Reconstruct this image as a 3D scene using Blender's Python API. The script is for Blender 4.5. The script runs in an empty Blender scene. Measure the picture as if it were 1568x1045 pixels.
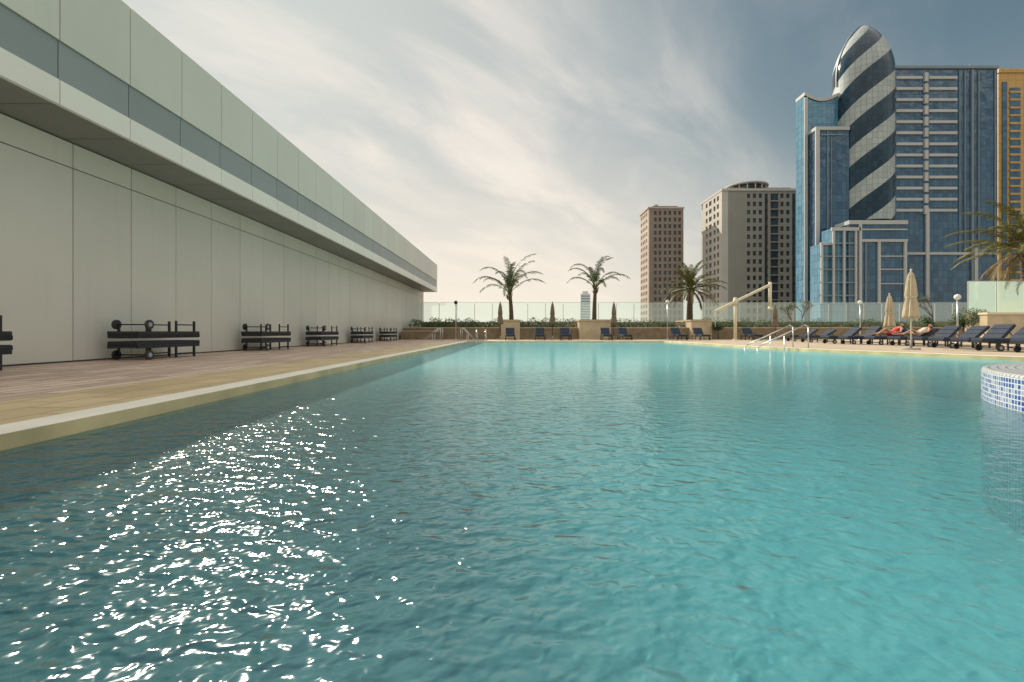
import bpy, math, random
from mathutils import Vector, Matrix
random.seed(7)
R=math.radians
scene=bpy.context.scene
F=697.0; VX=791.0; HY=508.0; CZ=0.75
def PX(px,Y): return (px-VX)*Y/F
def PZ(py,Y): return CZ+(HY-py)*Y/F

# ---------------------------------------------------------------- mesh builder
class MB:
    def __init__(s): s.v=[];s.f=[];s.m=[];s.sm=[]
    def face(s,pts,m=0,sm=False):
        b=len(s.v); s.v+= [tuple(p) for p in pts]; s.f.append(tuple(range(b,b+len(pts)))); s.m.append(m); s.sm.append(sm)
    def box(s,x0,x1,y0,y1,z0,z1,m=0):
        b=len(s.v)
        s.v+=[(x0,y0,z0),(x1,y0,z0),(x1,y1,z0),(x0,y1,z0),(x0,y0,z1),(x1,y0,z1),(x1,y1,z1),(x0,y1,z1)]
        for q in [(0,3,2,1),(4,5,6,7),(0,1,5,4),(1,2,6,5),(2,3,7,6),(3,0,4,7)]:
            s.f.append(tuple(b+i for i in q)); s.m.append(m); s.sm.append(False)
    def obox(s,p0,p1,w,h,m=0):
        p0=Vector(p0);p1=Vector(p1);d=(p1-p0).normalized()
        up=Vector((0,0,1)) if abs(d.z)<.95 else Vector((0,1,0))
        a=d.cross(up).normalized(); c=a.cross(d).normalized()
        b=len(s.v)
        for p in (p0,p1):
            for sa,sc in ((-1,-1),(1,-1),(1,1),(-1,1)):
                s.v.append(tuple(p+a*sa*w/2+c*sc*h/2))
        for q in [(3,2,1,0),(4,5,6,7),(0,1,5,4),(1,2,6,5),(2,3,7,6),(3,0,4,7)]:
            s.f.append(tuple(b+i for i in q)); s.m.append(m); s.sm.append(False)
    def cyl(s,p0,p1,r0,r1=None,n=12,m=0,caps=True):
        if r1 is None:r1=r0
        p0=Vector(p0);p1=Vector(p1);d=(p1-p0).normalized()
        up=Vector((0,0,1)) if abs(d.z)<.95 else Vector((0,1,0))
        a=d.cross(up).normalized(); c=a.cross(d).normalized()
        b=len(s.v)
        for p,r in ((p0,r0),(p1,r1)):
            for i in range(n):
                t=2*math.pi*i/n
                s.v.append(tuple(p+a*math.cos(t)*r+c*math.sin(t)*r))
        for i in range(n):
            j=(i+1)%n
            s.f.append((b+i,b+j,b+n+j,b+n+i)); s.m.append(m); s.sm.append(True)
        if caps:
            s.f.append(tuple(b+i for i in reversed(range(n)))); s.m.append(m); s.sm.append(False)
            s.f.append(tuple(b+n+i for i in range(n))); s.m.append(m); s.sm.append(False)
    def tube(s,pts,r,n=8,m=0):
        for i in range(len(pts)-1): s.cyl(pts[i],pts[i+1],r,r,n,m)
    def lathe(s,c,prof,n=24,m=0,rf=None):
        b=len(s.v);c=Vector(c)
        for k,(r,z) in enumerate(prof):
            for i in range(n):
                t=2*math.pi*i/n; q=rf(t,k) if rf else 1
                s.v.append((c.x+r*q*math.cos(t),c.y+r*q*math.sin(t),c.z+z))
        for k in range(len(prof)-1):
            for i in range(n):
                j=(i+1)%n
                s.f.append((b+k*n+i,b+k*n+j,b+(k+1)*n+j,b+(k+1)*n+i)); s.m.append(m); s.sm.append(True)
    def build(s,name,mats,parent=None,loc=(0,0,0),rot=0.0):
        me=bpy.data.meshes.new(name); me.from_pydata(s.v,[],s.f)
        for m in mats: me.materials.append(m)
        me.polygons.foreach_set('material_index',s.m)
        me.polygons.foreach_set('use_smooth',s.sm)
        me.update()
        o=bpy.data.objects.new(name,me); scene.collection.objects.link(o)
        o.location=loc; o.rotation_euler=(0,0,rot)
        if parent: o.parent=parent
        return o
def empty(name,loc=(0,0,0),rot=0.0):
    o=bpy.data.objects.new(name,None); scene.collection.objects.link(o); o.location=loc; o.rotation_euler=(0,0,rot); return o

# ---------------------------------------------------------------- materials
def newmat(name):
    m=bpy.data.materials.new(name); m.use_nodes=True
    nt=m.node_tree; b=nt.nodes['Principled BSDF']; return m,nt,b
def N(nt,t,**k):
    n=nt.nodes.new(t)
    for a,v in k.items(): setattr(n,a,v)
    return n
def L(nt,a,b): nt.links.new(a,b)
def math_(nt,op,a,b=None,c=None):
    n=N(nt,'ShaderNodeMath',operation=op)
    for i,x in enumerate((a,b,c)):
        if x is None: continue
        if isinstance(x,(int,float)): n.inputs[i].default_value=x
        else: L(nt,x,n.inputs[i])
    return n.outputs[0]
def smooth(nt,x,a,b):
    mr=N(nt,'ShaderNodeMapRange',interpolation_type='SMOOTHSTEP'); mr.inputs[1].default_value=a; mr.inputs[2].default_value=b; L(nt,x,mr.inputs[0]); return mr.outputs[0]
def mixc(nt,f,a,b,blend='MIX'):
    n=N(nt,'ShaderNodeMix',data_type='RGBA',blend_type=blend)
    for sock,x in ((n.inputs[0],f),(n.inputs[6],a),(n.inputs[7],b)):
        if isinstance(x,(int,float)): sock.default_value=x
        elif isinstance(x,tuple): sock.default_value=x if len(x)==4 else (*x,1)
        else: L(nt,x,sock)
    return n.outputs[2]
def simple(name,col,rough=.6,metal=0,var=.12,scale=3,island=0.0,bump=0.0,spec=None,stain=0.0):
    m,nt,b=newmat(name)
    tc=N(nt,'ShaderNodeTexCoord')
    no=N(nt,'ShaderNodeTexNoise'); no.inputs['Scale'].default_value=scale; no.inputs['Detail'].default_value=5
    L(nt,tc.outputs['Object'],no.inputs['Vector'])
    dk=tuple(c*(1-var) for c in col); lt=tuple(min(1,c*(1+var)) for c in col)
    mr=N(nt,'ShaderNodeMapRange'); mr.inputs[1].default_value=.3; mr.inputs[2].default_value=.7
    L(nt,no.outputs[0],mr.inputs[0])
    c=mixc(nt,mr.outputs[0],dk,lt)
    if stain:
        mp=N(nt,'ShaderNodeMapping'); mp.inputs['Scale'].default_value=(5,5,.35); L(nt,tc.outputs['Object'],mp.inputs['Vector'])
        n3=N(nt,'ShaderNodeTexNoise'); n3.inputs['Scale'].default_value=1.2; n3.inputs['Detail'].default_value=6; L(nt,mp.outputs[0],n3.inputs['Vector'])
        s3=smooth(nt,n3.outputs[0],.5,.75)
        c=mixc(nt,math_(nt,'MULTIPLY',s3,stain),c,tuple(x*.6 for x in col))
    if island:
        g=N(nt,'ShaderNodeNewGeometry')
        k=math_(nt,'MULTIPLY_ADD',g.outputs['Random Per Island'],2*island,1-island)
        cm=N(nt,'ShaderNodeCombineColor'); 
        for i in range(3): L(nt,k,cm.inputs[i])
        c=mixc(nt,1.0,c,cm.outputs[0],'MULTIPLY')
    L(nt,c,b.inputs['Base Color'])
    b.inputs['Roughness'].default_value=rough; b.inputs['Metallic'].default_value=metal
    if spec is not None: b.inputs['Specular IOR Level'].default_value=spec
    if bump:
        bp=N(nt,'ShaderNodeBump'); bp.inputs['Strength'].default_value=bump; bp.inputs['Distance'].default_value=.02
        n2=N(nt,'ShaderNodeTexNoise'); n2.inputs['Scale'].default_value=scale*8; L(nt,tc.outputs['Object'],n2.inputs['Vector'])
        L(nt,n2.outputs[0],bp.inputs['Height']); L(nt,bp.outputs[0],b.inputs['Normal'])
    return m
def brickmat(name,c1,c2,mortar,bw,bh,ms,rough=.6,vec='xy',offset=.5,spec=.5,metal=0,noise=.0,bias=0,wav=0.0):
    m,nt,b=newmat(name)
    tc=N(nt,'ShaderNodeTexCoord'); sep=N(nt,'ShaderNodeSeparateXYZ'); L(nt,tc.outputs['Object'],sep.inputs[0])
    cb=N(nt,'ShaderNodeCombineXYZ')
    X,Y,Z=sep.outputs
    if vec=='xy': a,c=X,Y
    elif vec=='yx': a,c=Y,X
    elif vec=='fz': a=math_(nt,'ADD',X,Y); c=Z
    elif vec=='cyl':
        a=math_(nt,'MULTIPLY',math_(nt,'ARCTAN2',Y,X),3.0); c=Z
    elif vec=='cyltop':
        a=math_(nt,'MULTIPLY',math_(nt,'ARCTAN2',Y,X),3.0); c=math_(nt,'SQRT',math_(nt,'ADD',math_(nt,'MULTIPLY',X,X),math_(nt,'MULTIPLY',Y,Y)))
    L(nt,a,cb.inputs[0]); L(nt,c,cb.inputs[1])
    br=N(nt,'ShaderNodeTexBrick'); br.offset=offset; br.squash=1
    br.inputs['Scale'].default_value=1; br.inputs['Brick Width'].default_value=bw; br.inputs['Row Height'].default_value=bh
    br.inputs['Mortar Size'].default_value=ms; br.inputs['Mortar Smooth'].default_value=.1; br.inputs['Bias'].default_value=bias
    br.inputs['Color1'].default_value=(*c1,1); br.inputs['Color2'].default_value=(*c2,1); br.inputs['Mortar'].default_value=(*mortar,1)
    L(nt,cb.outputs[0],br.inputs['Vector'])
    col=br.outputs['Color']
    if noise:
        no=N(nt,'ShaderNodeTexNoise'); no.inputs['Scale'].default_value=.8; no.inputs['Detail'].default_value=6; L(nt,tc.outputs['Object'],no.inputs['Vector'])
        k=math_(nt,'MULTIPLY_ADD',no.outputs[0],2*noise,1-noise)
        cm=N(nt,'ShaderNodeCombineColor')
        for i in range(3): L(nt,k,cm.inputs[i])
        col=mixc(nt,1.0,col,cm.outputs[0],'MULTIPLY')
    if wav:
        n4=N(nt,'ShaderNodeTexNoise'); n4.inputs['Scale'].default_value=.35; n4.inputs['Detail'].default_value=2; L(nt,tc.outputs['Object'],n4.inputs['Vector'])
        bp=N(nt,'ShaderNodeBump'); bp.inputs['Strength'].default_value=1; bp.inputs['Distance'].default_value=wav; L(nt,n4.outputs[0],bp.inputs['Height']); L(nt,bp.outputs[0],b.inputs['Normal'])
    L(nt,col,b.inputs['Base Color'])
    b.inputs['Roughness'].default_value=rough; b.inputs['Specular IOR Level'].default_value=spec; b.inputs['Metallic'].default_value=metal
    return m

M_panel=simple('wall_panel',(.74,.71,.62),.4,0,.03,.6,island=.03,stain=.08)
M_pgrey=simple('fascia_grey',(.31,.34,.335),.35,0,.05,.6,island=.05)
M_white=simple('fascia_white',(.90,.87,.78),.35,0,.03,.6,island=.03)
M_upper=simple('fascia_upper',(.70,.70,.61),.35,0,.03,.5,island=.035,stain=.06)
M_soff=simple('soffit',(.23,.23,.21),.5,0,.06,.6,island=.06)
M_dark=simple('joint_dark',(.05,.05,.045),.8)
M_conc=simple('concrete',(.33,.31,.27),.8,0,.15,1)
M_plank=brickmat('deck_plank',(.47,.34,.265),(.70,.53,.42),(.16,.11,.08),1.2,.24,.013,.5,vec='yx',noise=.22)
M_sand=brickmat('deck_sandstone',(.64,.50,.29),(.52,.39,.21),(.28,.20,.12),.6,.42,.010,.45,vec='yx',noise=.4)
M_tile=brickmat('deck_tile',(.50,.41,.30),(.43,.34,.24),(.26,.21,.16),.6,.6,.010,.6,noise=.15)
M_cop=simple('coping_white',(.88,.83,.72),.4,0,.06,2)
M_edge=simple('pool_edge_tan',(.66,.52,.28),.35,0,.2,2)

def poolfloor():
    m=brickmat('pool_tile',(.52,.86,.87),(.50,.84,.86),(.46,.81,.83),.3,.3,.006,.5,noise=.14)
    nt=m.node_tree; b=nt.nodes['Principled BSDF']; src=b.inputs['Base Color'].links[0].from_socket
    tc=N(nt,'ShaderNodeTexCoord'); sp=N(nt,'ShaderNodeSeparateXYZ'); L(nt,tc.outputs['Object'],sp.inputs[0])
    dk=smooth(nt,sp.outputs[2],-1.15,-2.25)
    c=mixc(nt,dk,(1,1,1,1),(.03,.15,.22,1)); L(nt,mixc(nt,1.0,src,c,'MULTIPLY'),b.inputs['Base Color'])  # shade painted into the tile colour by depth, for light absorbed in water
    return m
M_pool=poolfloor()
M_poolw=brickmat('pool_wall_tile',(.05,.24,.34),(.07,.29,.38),(.12,.30,.36),.1,.1,.008,.4,vec='fz')

def water_mat():
    m,nt,b=newmat('pool_water'); nt.nodes.remove(b); out=nt.nodes['Material Output']
    tc=N(nt,'ShaderNodeTexCoord'); sp=N(nt,'ShaderNodeSeparateXYZ'); L(nt,tc.outputs['Object'],sp.inputs[0])
    def noise(sx,sy,rot,scale,detail,dist=0.0):
        mp=N(nt,'ShaderNodeMapping'); mp.inputs['Rotation'].default_value=(0,0,R(rot)); L(nt,tc.outputs['Object'],mp.inputs['Vector'])
        mq=N(nt,'ShaderNodeMapping'); mq.inputs['Scale'].default_value=(sx,sy,1); L(nt,mp.outputs[0],mq.inputs['Vector'])
        n=N(nt,'ShaderNodeTexNoise'); n.inputs['Scale'].default_value=scale; n.inputs['Detail'].default_value=detail; n.inputs['Roughness'].default_value=.45
        n.inputs['Distortion'].default_value=dist
        L(nt,mq.outputs[0],n.inputs['Vector']); return n.outputs[0]
    h1=noise(.8,1.0,15,1.3,1)
    h2=noise(.68,1.15,12,10.0,1,.35)
    h4=noise(.55,1.2,-22,5.2,0,.2)
    h3=noise(.9,1.1,-18,21,1,.2)
    a=math_(nt,'MULTIPLY',h1,.016)
    a=math_(nt,'MULTIPLY_ADD',h2,.026,a)
    a=math_(nt,'MULTIPLY_ADD',h4,.014,a)
    a=math_(nt,'MULTIPLY_ADD',h3,.0115,a)
    calm=math_(nt,'MULTIPLY_ADD',smooth(nt,sp.outputs[1],1.2,11),-.86,1.0)
    side=math_(nt,'MULTIPLY_ADD',smooth(nt,sp.outputs[0],-.6,2.5),-.50,1.0)
    a=math_(nt,'MULTIPLY',a,math_(nt,'MULTIPLY',calm,side))
    bp=N(nt,'ShaderNodeBump'); bp.inputs['Strength'].default_value=1; bp.inputs['Distance'].default_value=1.0
    L(nt,a,bp.inputs['Height'])
    bp2=N(nt,'ShaderNodeBump'); bp2.inputs['Strength'].default_value=1; bp2.inputs['Distance'].default_value=2.2
    L(nt,a,bp2.inputs['Height'])
    fr=N(nt,'ShaderNodeFresnel'); fr.inputs['IOR'].default_value=1.40; L(nt,bp.outputs[0],fr.inputs['Normal'])
    # wave-averaged reflectance drops toward the far, finely rippled part
    far=smooth(nt,sp.outputs[1],4.0,15.0)
    frf=math_(nt,'MULTIPLY',fr.outputs[0],math_(nt,'MULTIPLY_ADD',far,-.38,1.0))
    gl=N(nt,'ShaderNodeBsdfGlossy'); gl.inputs['Roughness'].default_value=.115; L(nt,bp.outputs[0],gl.inputs['Normal'])
    tr=N(nt,'ShaderNodeBsdfTransparent'); tr.inputs['Color'].default_value=(.52,.86,.90,1)
    rf=N(nt,'ShaderNodeBsdfRefraction'); rf.inputs['Color'].default_value=(.52,.86,.90,1); rf.inputs['IOR'].default_value=1.33; rf.inputs['Roughness'].default_value=.02; L(nt,bp.outputs[0],rf.inputs['Normal'])
    df=N(nt,'ShaderNodeBsdfDiffuse'); df.inputs['Color'].default_value=(.22,.61,.65,1); L(nt,bp2.outputs[0],df.inputs['Normal'])
    m0=N(nt,'ShaderNodeMixShader'); m0.inputs[0].default_value=.25; L(nt,tr.outputs[0],m0.inputs[1]); L(nt,rf.outputs[0],m0.inputs[2])
    scat=math_(nt,'MULTIPLY_ADD',smooth(nt,sp.outputs[0],-2.0,2.5),.10,.12)
    scat=math_(nt,'MULTIPLY_ADD',smooth(nt,sp.outputs[1],3.0,12.0),.55,scat)  # far water brightened by position, a painted stand-in for scattered light
    mx=N(nt,'ShaderNodeMixShader'); L(nt,scat,mx.inputs[0]); L(nt,m0.outputs[0],mx.inputs[1]); L(nt,df.outputs[0],mx.inputs[2])
    m2=N(nt,'ShaderNodeMixShader'); L(nt,frf,m2.inputs[0]); L(nt,mx.outputs[0],m2.inputs[1]); L(nt,gl.outputs[0],m2.inputs[2])
    L(nt,m2.outputs[0],out.inputs['Surface'])
    return m
M_water=water_mat()
def glass_mat(name,tint,dif,amt=.15):
    m,nt,b=newmat(name); nt.nodes.remove(b); out=nt.nodes['Material Output']
    fr=N(nt,'ShaderNodeFresnel'); fr.inputs['IOR'].default_value=1.3
    gl=N(nt,'ShaderNodeBsdfGlossy'); gl.inputs['Roughness'].default_value=.03
    tr=N(nt,'ShaderNodeBsdfTransparent'); tr.inputs['Color'].default_value=(*tint,1)
    df=N(nt,'ShaderNodeBsdfTranslucent'); df.inputs['Color'].default_value=(*dif,1)
    mx=N(nt,'ShaderNodeMixShader'); mx.inputs[0].default_value=amt; L(nt,tr.outputs[0],mx.inputs[1]); L(nt,df.outputs[0],mx.inputs[2])
    m2=N(nt,'ShaderNodeMixShader'); L(nt,fr.outputs[0],m2.inputs[0]); L(nt,mx.outputs[0],m2.inputs[1]); L(nt,gl.outputs[0],m2.inputs[2])
    L(nt,m2.outputs[0],out.inputs['Surface']); return m
M_glass=glass_mat('fence_glass',(.78,.89,.86),(.8,.92,.86),.14)
M_glass2=glass_mat('frosted_glass',(.75,.88,.80),(.6,.78,.68),.55)
M_steel=simple('steel',(.6,.6,.57),.3,.9,.05,4)
M_black=simple('lounger_frame',(.025,.025,.028),.45,0,.2,8)
M_navy=simple('lounger_cushion',(.024,.036,.062),.8,0,.2,6,bump=.3)
M_bcush=simple('lounger_cushion_black',(.020,.024,.03),.7,0,.25,6,bump=.3)
M_tyre=simple('lounger_wheel',(.04,.04,.04),.6)
M_hub=simple('wheel_hub',(.40,.40,.39),.5)
M_canv=simple('canvas_cream',(.56,.45,.30),.9,0,.12,5)
M_canvd=simple('canvas_brown',(.22,.17,.12),.9,0,.15,5)
M_cream=simple('cream_paint',(.68,.60,.43),.5,0,.06,3)
M_stone=simple('planter_stone',(.24,.18,.115),.8,0,.25,2,bump=.3)
M_stonel=simple('planter_light',(.52,.42,.28),.8,0,.12,2,bump=.2)
M_soil=simple('soil',(.08,.06,.04),.95,0,.3,5)
M_leaf=simple('leaf',(.06,.10,.025),.6,0,.5,2.5,island=.4)
M_frond=simple('frond',(.085,.12,.035),.5,0,.35,1.5,island=.35)
M_frond2=simple('frond_olive',(.13,.13,.035),.5,0,.35,1.5,island=.35)
M_dry=simple('dry_frond',(.22,.16,.08),.8,0,.3,3)
M_bark=simple('palm_bark',(.13,.095,.055),.9,0,.35,6,bump=.8)
M_globe=simple('lamp_globe',(.75,.74,.7),.3)
M_skin=simple('skin',(.48,.28,.18),.5,0,.06,6)
M_red=simple('red_cloth',(.55,.03,.03),.8)
M_wcl=simple('towel_cloth',(.62,.52,.42),.9)
M_hair=simple('hair',(.02,.014,.01),.6)
M_ground=simple('ground',(.28,.24,.19),.95,0,.25,.02)

# ---------------------------------------------------------------- ground
g=MB(); g.face([(-6000,-6000,-22),(6000,-6000,-22),(6000,9000,-22),(-6000,9000,-22)]); g.build('ground',[M_ground])

# ---------------------------------------------------------------- pool & deck
PX0=-3.24; YN=-5.0; YF=31.0
right=[(10,31),(10.15,26),(10.3,22),(10.55,19),(10.9,17.2),(11.4,15.5),(12.0,13.8),(12.8,11.6),(13.8,9.2),(15.0,6.5),(16,3),(16.5,-1),(16.5,-5)]
poly=[(PX0,YN),(PX0,YF)]+right
n=len(poly)
def off(d):
    res=[]
    for i in range(n):
        p0=Vector(poly[i-1]);p1=Vector(poly[i]);p2=Vector(poly[(i+1)%n])
        d1=(p1-p0).normalized(); d2=(p2-p1).normalized()
        n1=Vector((-d1.y,d1.x)); n2=Vector((-d2.y,d2.x))
        k=(n1+n2); k=k/(k.dot(n1)) if k.length>1e-4 else n1
        res.append(tuple(p1+k*d))
    return res
outer=off(.33)
DZ=.10
def sst(x,a,b):
    t=max(0,min(1,(x-a)/(b-a))); return t*t*(3-2*t)
def fz(x,y):  # near-left deep part shaped to drive the painted floor darkening
    xs=-1.9+ 1.4*max(0,min(1,(8-y)/8))
    t=sst(x,xs,xs+3.9)
    deep=1.15*(1-.85*sst(y,5,13))
    return -1.15-deep*(1-t)
mb=MB()
xs_=[PX0,-2.6,-2,-1.5,-1,-.5,0,.5,1,1.5,2,2.5,3,3.5,4,5,6,10,16.6]
ysf=[-5,-2,0,1,2,3,4,5,6,7,8,9,10,11,12,13,14,20,31]
for i in range(len(xs_)-1):
    for j in range(len(ysf)-1):
        a,b_=xs_[i],xs_[i+1]; c_,d_=ysf[j],ysf[j+1]
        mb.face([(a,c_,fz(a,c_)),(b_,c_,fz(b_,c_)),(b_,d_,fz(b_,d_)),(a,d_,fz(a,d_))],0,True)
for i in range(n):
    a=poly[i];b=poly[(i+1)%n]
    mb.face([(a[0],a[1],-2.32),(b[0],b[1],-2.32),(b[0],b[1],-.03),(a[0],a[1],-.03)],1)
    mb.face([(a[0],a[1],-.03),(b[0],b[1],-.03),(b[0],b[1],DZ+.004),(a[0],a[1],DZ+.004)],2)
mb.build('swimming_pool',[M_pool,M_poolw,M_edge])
mb=MB()
for i in range(n):
    a=poly[i];b=poly[(i+1)%n];c=outer[(i+1)%n];d=outer[i]
    mb.face([(*a,DZ+.004),(*b,DZ+.004),(*c,DZ+.004),(*d,DZ+.004)],0)
mb.build('pool_coping',[M_cop])
mb=MB(); mb.face([(x,y,0) for x,y in reversed(poly)],0); mb.build('pool_water',[M_water])
mb=MB()
XR=60
def q(x0,x1,y0,y1,m): mb.face([(x0,y0,DZ),(x1,y0,DZ),(x1,y1,DZ),(x0,y1,DZ)],m)
q(-9.6,-4.8,-14,47,0); q(-4.8,PX0,-14,31,1)
q(-4.8,XR,31,47,2); q(PX0,XR,-14,-5,2)
for i in range(len(right)-1):
    a=right[i];b=right[i+1]
    mb.face([(a[0],a[1],DZ),(b[0],b[1],DZ),(XR,b[1],DZ),(XR,a[1],DZ)],2)
mb.build('pool_deck',[M_plank,M_sand,M_tile])
mb=MB(); mb.box(-9.6,XR,-14,47,-21.99,-2.4,0)
for (x0,x1,y0,y1) in ((-9.6,XR,46.9,47.2),(-9.6,XR,-14.3,-14),(XR,XR+.3,-14,47)): mb.box(x0,x1,y0,y1,-2.4,.09,0)
mb.build('podium_building',[M_conc])

# round mosaic tub
M_mos=brickmat('mosaic_side',(.015,.06,.28),(.50,.56,.62),(.58,.60,.60),.05,.05,.006,.3,vec='cyl',offset=0,bias=-.3)
M_most=brickmat('mosaic_top',(.42,.43,.42),(.50,.49,.46),(.16,.20,.25),.07,.07,.010,.4,vec='cyltop',offset=0)
tub=MB(); Rt=3.0
tub.lathe((0,0,0),[(Rt,-1.14),(Rt,.31)],96,0)
tub.lathe((0,0,0),[(Rt,.31),(Rt-.008,.33),(Rt-.03,.34)],96,1)
tub.lathe((0,0,0),[(Rt-.03,.34),(Rt-.75,.345)],96,1)
tub.lathe((0,0,0),[(Rt-.75,.345),(Rt-.75,-.6)],96,0)
tub.lathe((0,0,0),[(Rt-.75,-.6),(.01,-.6)],96,0)
tt=empty('hot_tub',(7.51,3.16,0))
tub.build('tub_shell',[M_mos,M_most],tt)
w=MB(); w.face([((Rt-.75)*math.cos(2*math.pi*i/64),(Rt-.75)*math.sin(2*math.pi*i/64),.27) for i in range(64)]); w.build('tub_water',[M_water],tt)

# ---------------------------------------------------------------- left building
par=empty('panel_clad_building')
XW=-9.52; XFc=-8.12; YE=46.6; ST=1.475
b=MB(); b.box(-26,XW-.04,-14,YE,-22,4.83,0); b.box(-26,XFc-.10,-14,YE-.01,4.834,7.45,0); b.build('core',[M_dark],par)
b=MB(); G=.010
ys=[9.77-ST*16+ST*i for i in range(60)]
ys=[y for y in ys if y<YE-.3]+[YE]
for i in range(len(ys)-1):
    y0,y1=ys[i]+G,ys[i+1]-G
    jx=random.uniform(-.003,.003)
    b.box(XW-.035,XW+jx,y0,y1,DZ+.03,4.24,0)
    b.box(XW-.035,XW+jx,y0,y1,4.262,4.775,0)
b.build('wall_panels',[M_panel],par)
b=MB()
for i in range(len(ys)-1):
    y0,y1=ys[i]+G-.2,ys[i+1]-G-.2
    if i==len(ys)-2: y1=YE
    b.box(XFc-.09,XFc,y0,y1,4.79,5.225,0)
    b.box(XFc-.09,XFc-.035,y0,y1,5.24,5.92,1)
    b.box(XFc-.09,XFc,y0,y1,5.935,7.56,2)
    b.box(XW-.03,XFc-.1,y0,y1,4.80,4.83,3)
b.box(-26,XFc-.1,YE,YE+.05,4.79,7.56,2); b.box(-26,XW-.04,YE,YE+.05,-22,4.78,0)
b.build('fascia_panels',[M_white,M_pgrey,M_upper,M_soff],par)
b=MB(); b.box(XW-.3,XW+.012,-14,YE,DZ,DZ+.03,0); b.box(-26,XFc-.1,-14,YE,7.45,7.5,0); b.build('plinth_and_roof',[M_dark],par)

# ---------------------------------------------------------------- loungers
def lounger_mesh(mb,raise_=0.0,cm=1,zo=0,flip=False,back_len=.75):
    t=MB()
    for sx in (-.33,.33):
        t.obox((sx,.03,.30),(sx,1.97,.30),.045,.07,0)
        t.obox((sx,1.80,.30),(sx,1.80,0),.045,.045,0)
        t.obox((sx,1.18,.28),(sx,1.18,0.0),.04,.04,0)
        t.obox((sx,1.18,.10),(sx,1.80,.10),.03,.03,0)
        t.obox((sx,.3,.28),(sx,.3,.1),.04,.04,0)
        s=1 if sx>0 else -1
        t.cyl((sx+s*.03,.3,.11),(sx+s*.075,.3,.11),.11,.11,20,2)
        t.cyl((sx+s*.075,.3,.11),(sx+s*.085,.3,.11),.055,.05,14,3)
    t.cyl((-.33,.3,.11),(.33,.3,.11),.015,.015,8,0)
    for y in (.03,.4,.8,1.18,1.97): t.obox((-.33,y,.30),(.33,y,.30),.05,.05,0)
    ys=2.0-back_len
    def pad(p0,p1,wd,th):
        p0=Vector(p0);p1=Vector(p1)
        d=(p1-p0); L_=d.length; d.normalize(); up=Vector((0,-d.z,d.y))
        ns=3
        for i in range(ns):
            a=p0+d*(L_*i/ns+.003); c=p0+d*(L_*(i+1)/ns-.003)
            v=[]
            for s in (-1,1):
                v+=[a+Vector((s*wd/2,0,0)),c+Vector((s*wd/2,0,0)),c+Vector((s*wd/2,0,0))+up*th*.8,c+Vector((s*(wd/2-.02),0,0))+up*th-d*.012,a+Vector((s*(wd/2-.02),0,0))+up*th+d*.012,a+Vector((s*wd/2,0,0))+up*th*.8]
            Lf=v[:6];Rf=v[6:]
            t.face(Lf,1);t.face(list(reversed(Rf)),1)
            for k in range(6):
                j=(k+1)%6
                t.face([Lf[j],Lf[k],Rf[k],Rf[j]],1)
    pad((0,.02,.335),(0,ys,.335),.68,.09)
    e=(0,ys+back_len*math.cos(raise_),.335+back_len*math.sin(raise_))
    pad((0,ys,.335),e,.68,.09)
    for sx in (-.3,.3): t.obox((sx,ys,.315),(sx,e[1],e[2]-.02),.035,.035,0)
    if raise_>.1:
        m_=Vector((0,ys+.45*math.cos(raise_),.33+.45*math.sin(raise_)))
        for sx in (-.3,.3): t.obox((sx,m_.y,m_.z-.03),(sx,1.85,.3),.025,.025,0)
    if flip:
        t.v=[(x,y,.86+zo-z+.06) for x,y,z in t.v]; t.f=[tuple(reversed(f)) for f in t.f]
    bidx=len(mb.v); mb.v+=t.v; mb.f+=[tuple(i+bidx for i in f) for f in t.f]; mb.m+=t.m; mb.sm+=t.sm
for y in (5.75,10.2,15.2,19.8,25.3,30.6):
    m=MB(); lounger_mesh(m,0); lounger_mesh(m,0,flip=True)
    m.build('stacked_sun_loungers',[M_black,M_bcush,M_tyre,M_hub],None,(-8.87+random.uniform(-.04,.04),y,DZ),R(random.uniform(-1.5,1.5)))
for px in (782,826,866,927,957,1040,1074,1152):
    m=MB(); lounger_mesh(m,R(48))
    m.build('sun_lounger',[M_black,M_navy,M_tyre,M_hub],None,(PX(px,34.5),33.6,DZ),R(random.uniform(-4,4)))
rl=[(1205,30.5,35),(1228,27.5,30),(1262,24.6,40),(1290,23.2,45),(1330,22.2,38),(1368,20.9,32),(1400,19.4,42),(1432,18.0,40),(1468,16.6,45),(1500,15.2,42),(1565,13.8,42)]
for px,Y,a in rl:
    m=MB(); lounger_mesh(m,R(a))
    m.build('sun_lounger',[M_black,M_navy,M_tyre,M_hub],None,(PX(px,Y),Y,DZ),R(-90+random.uniform(-5,5)))

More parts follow.
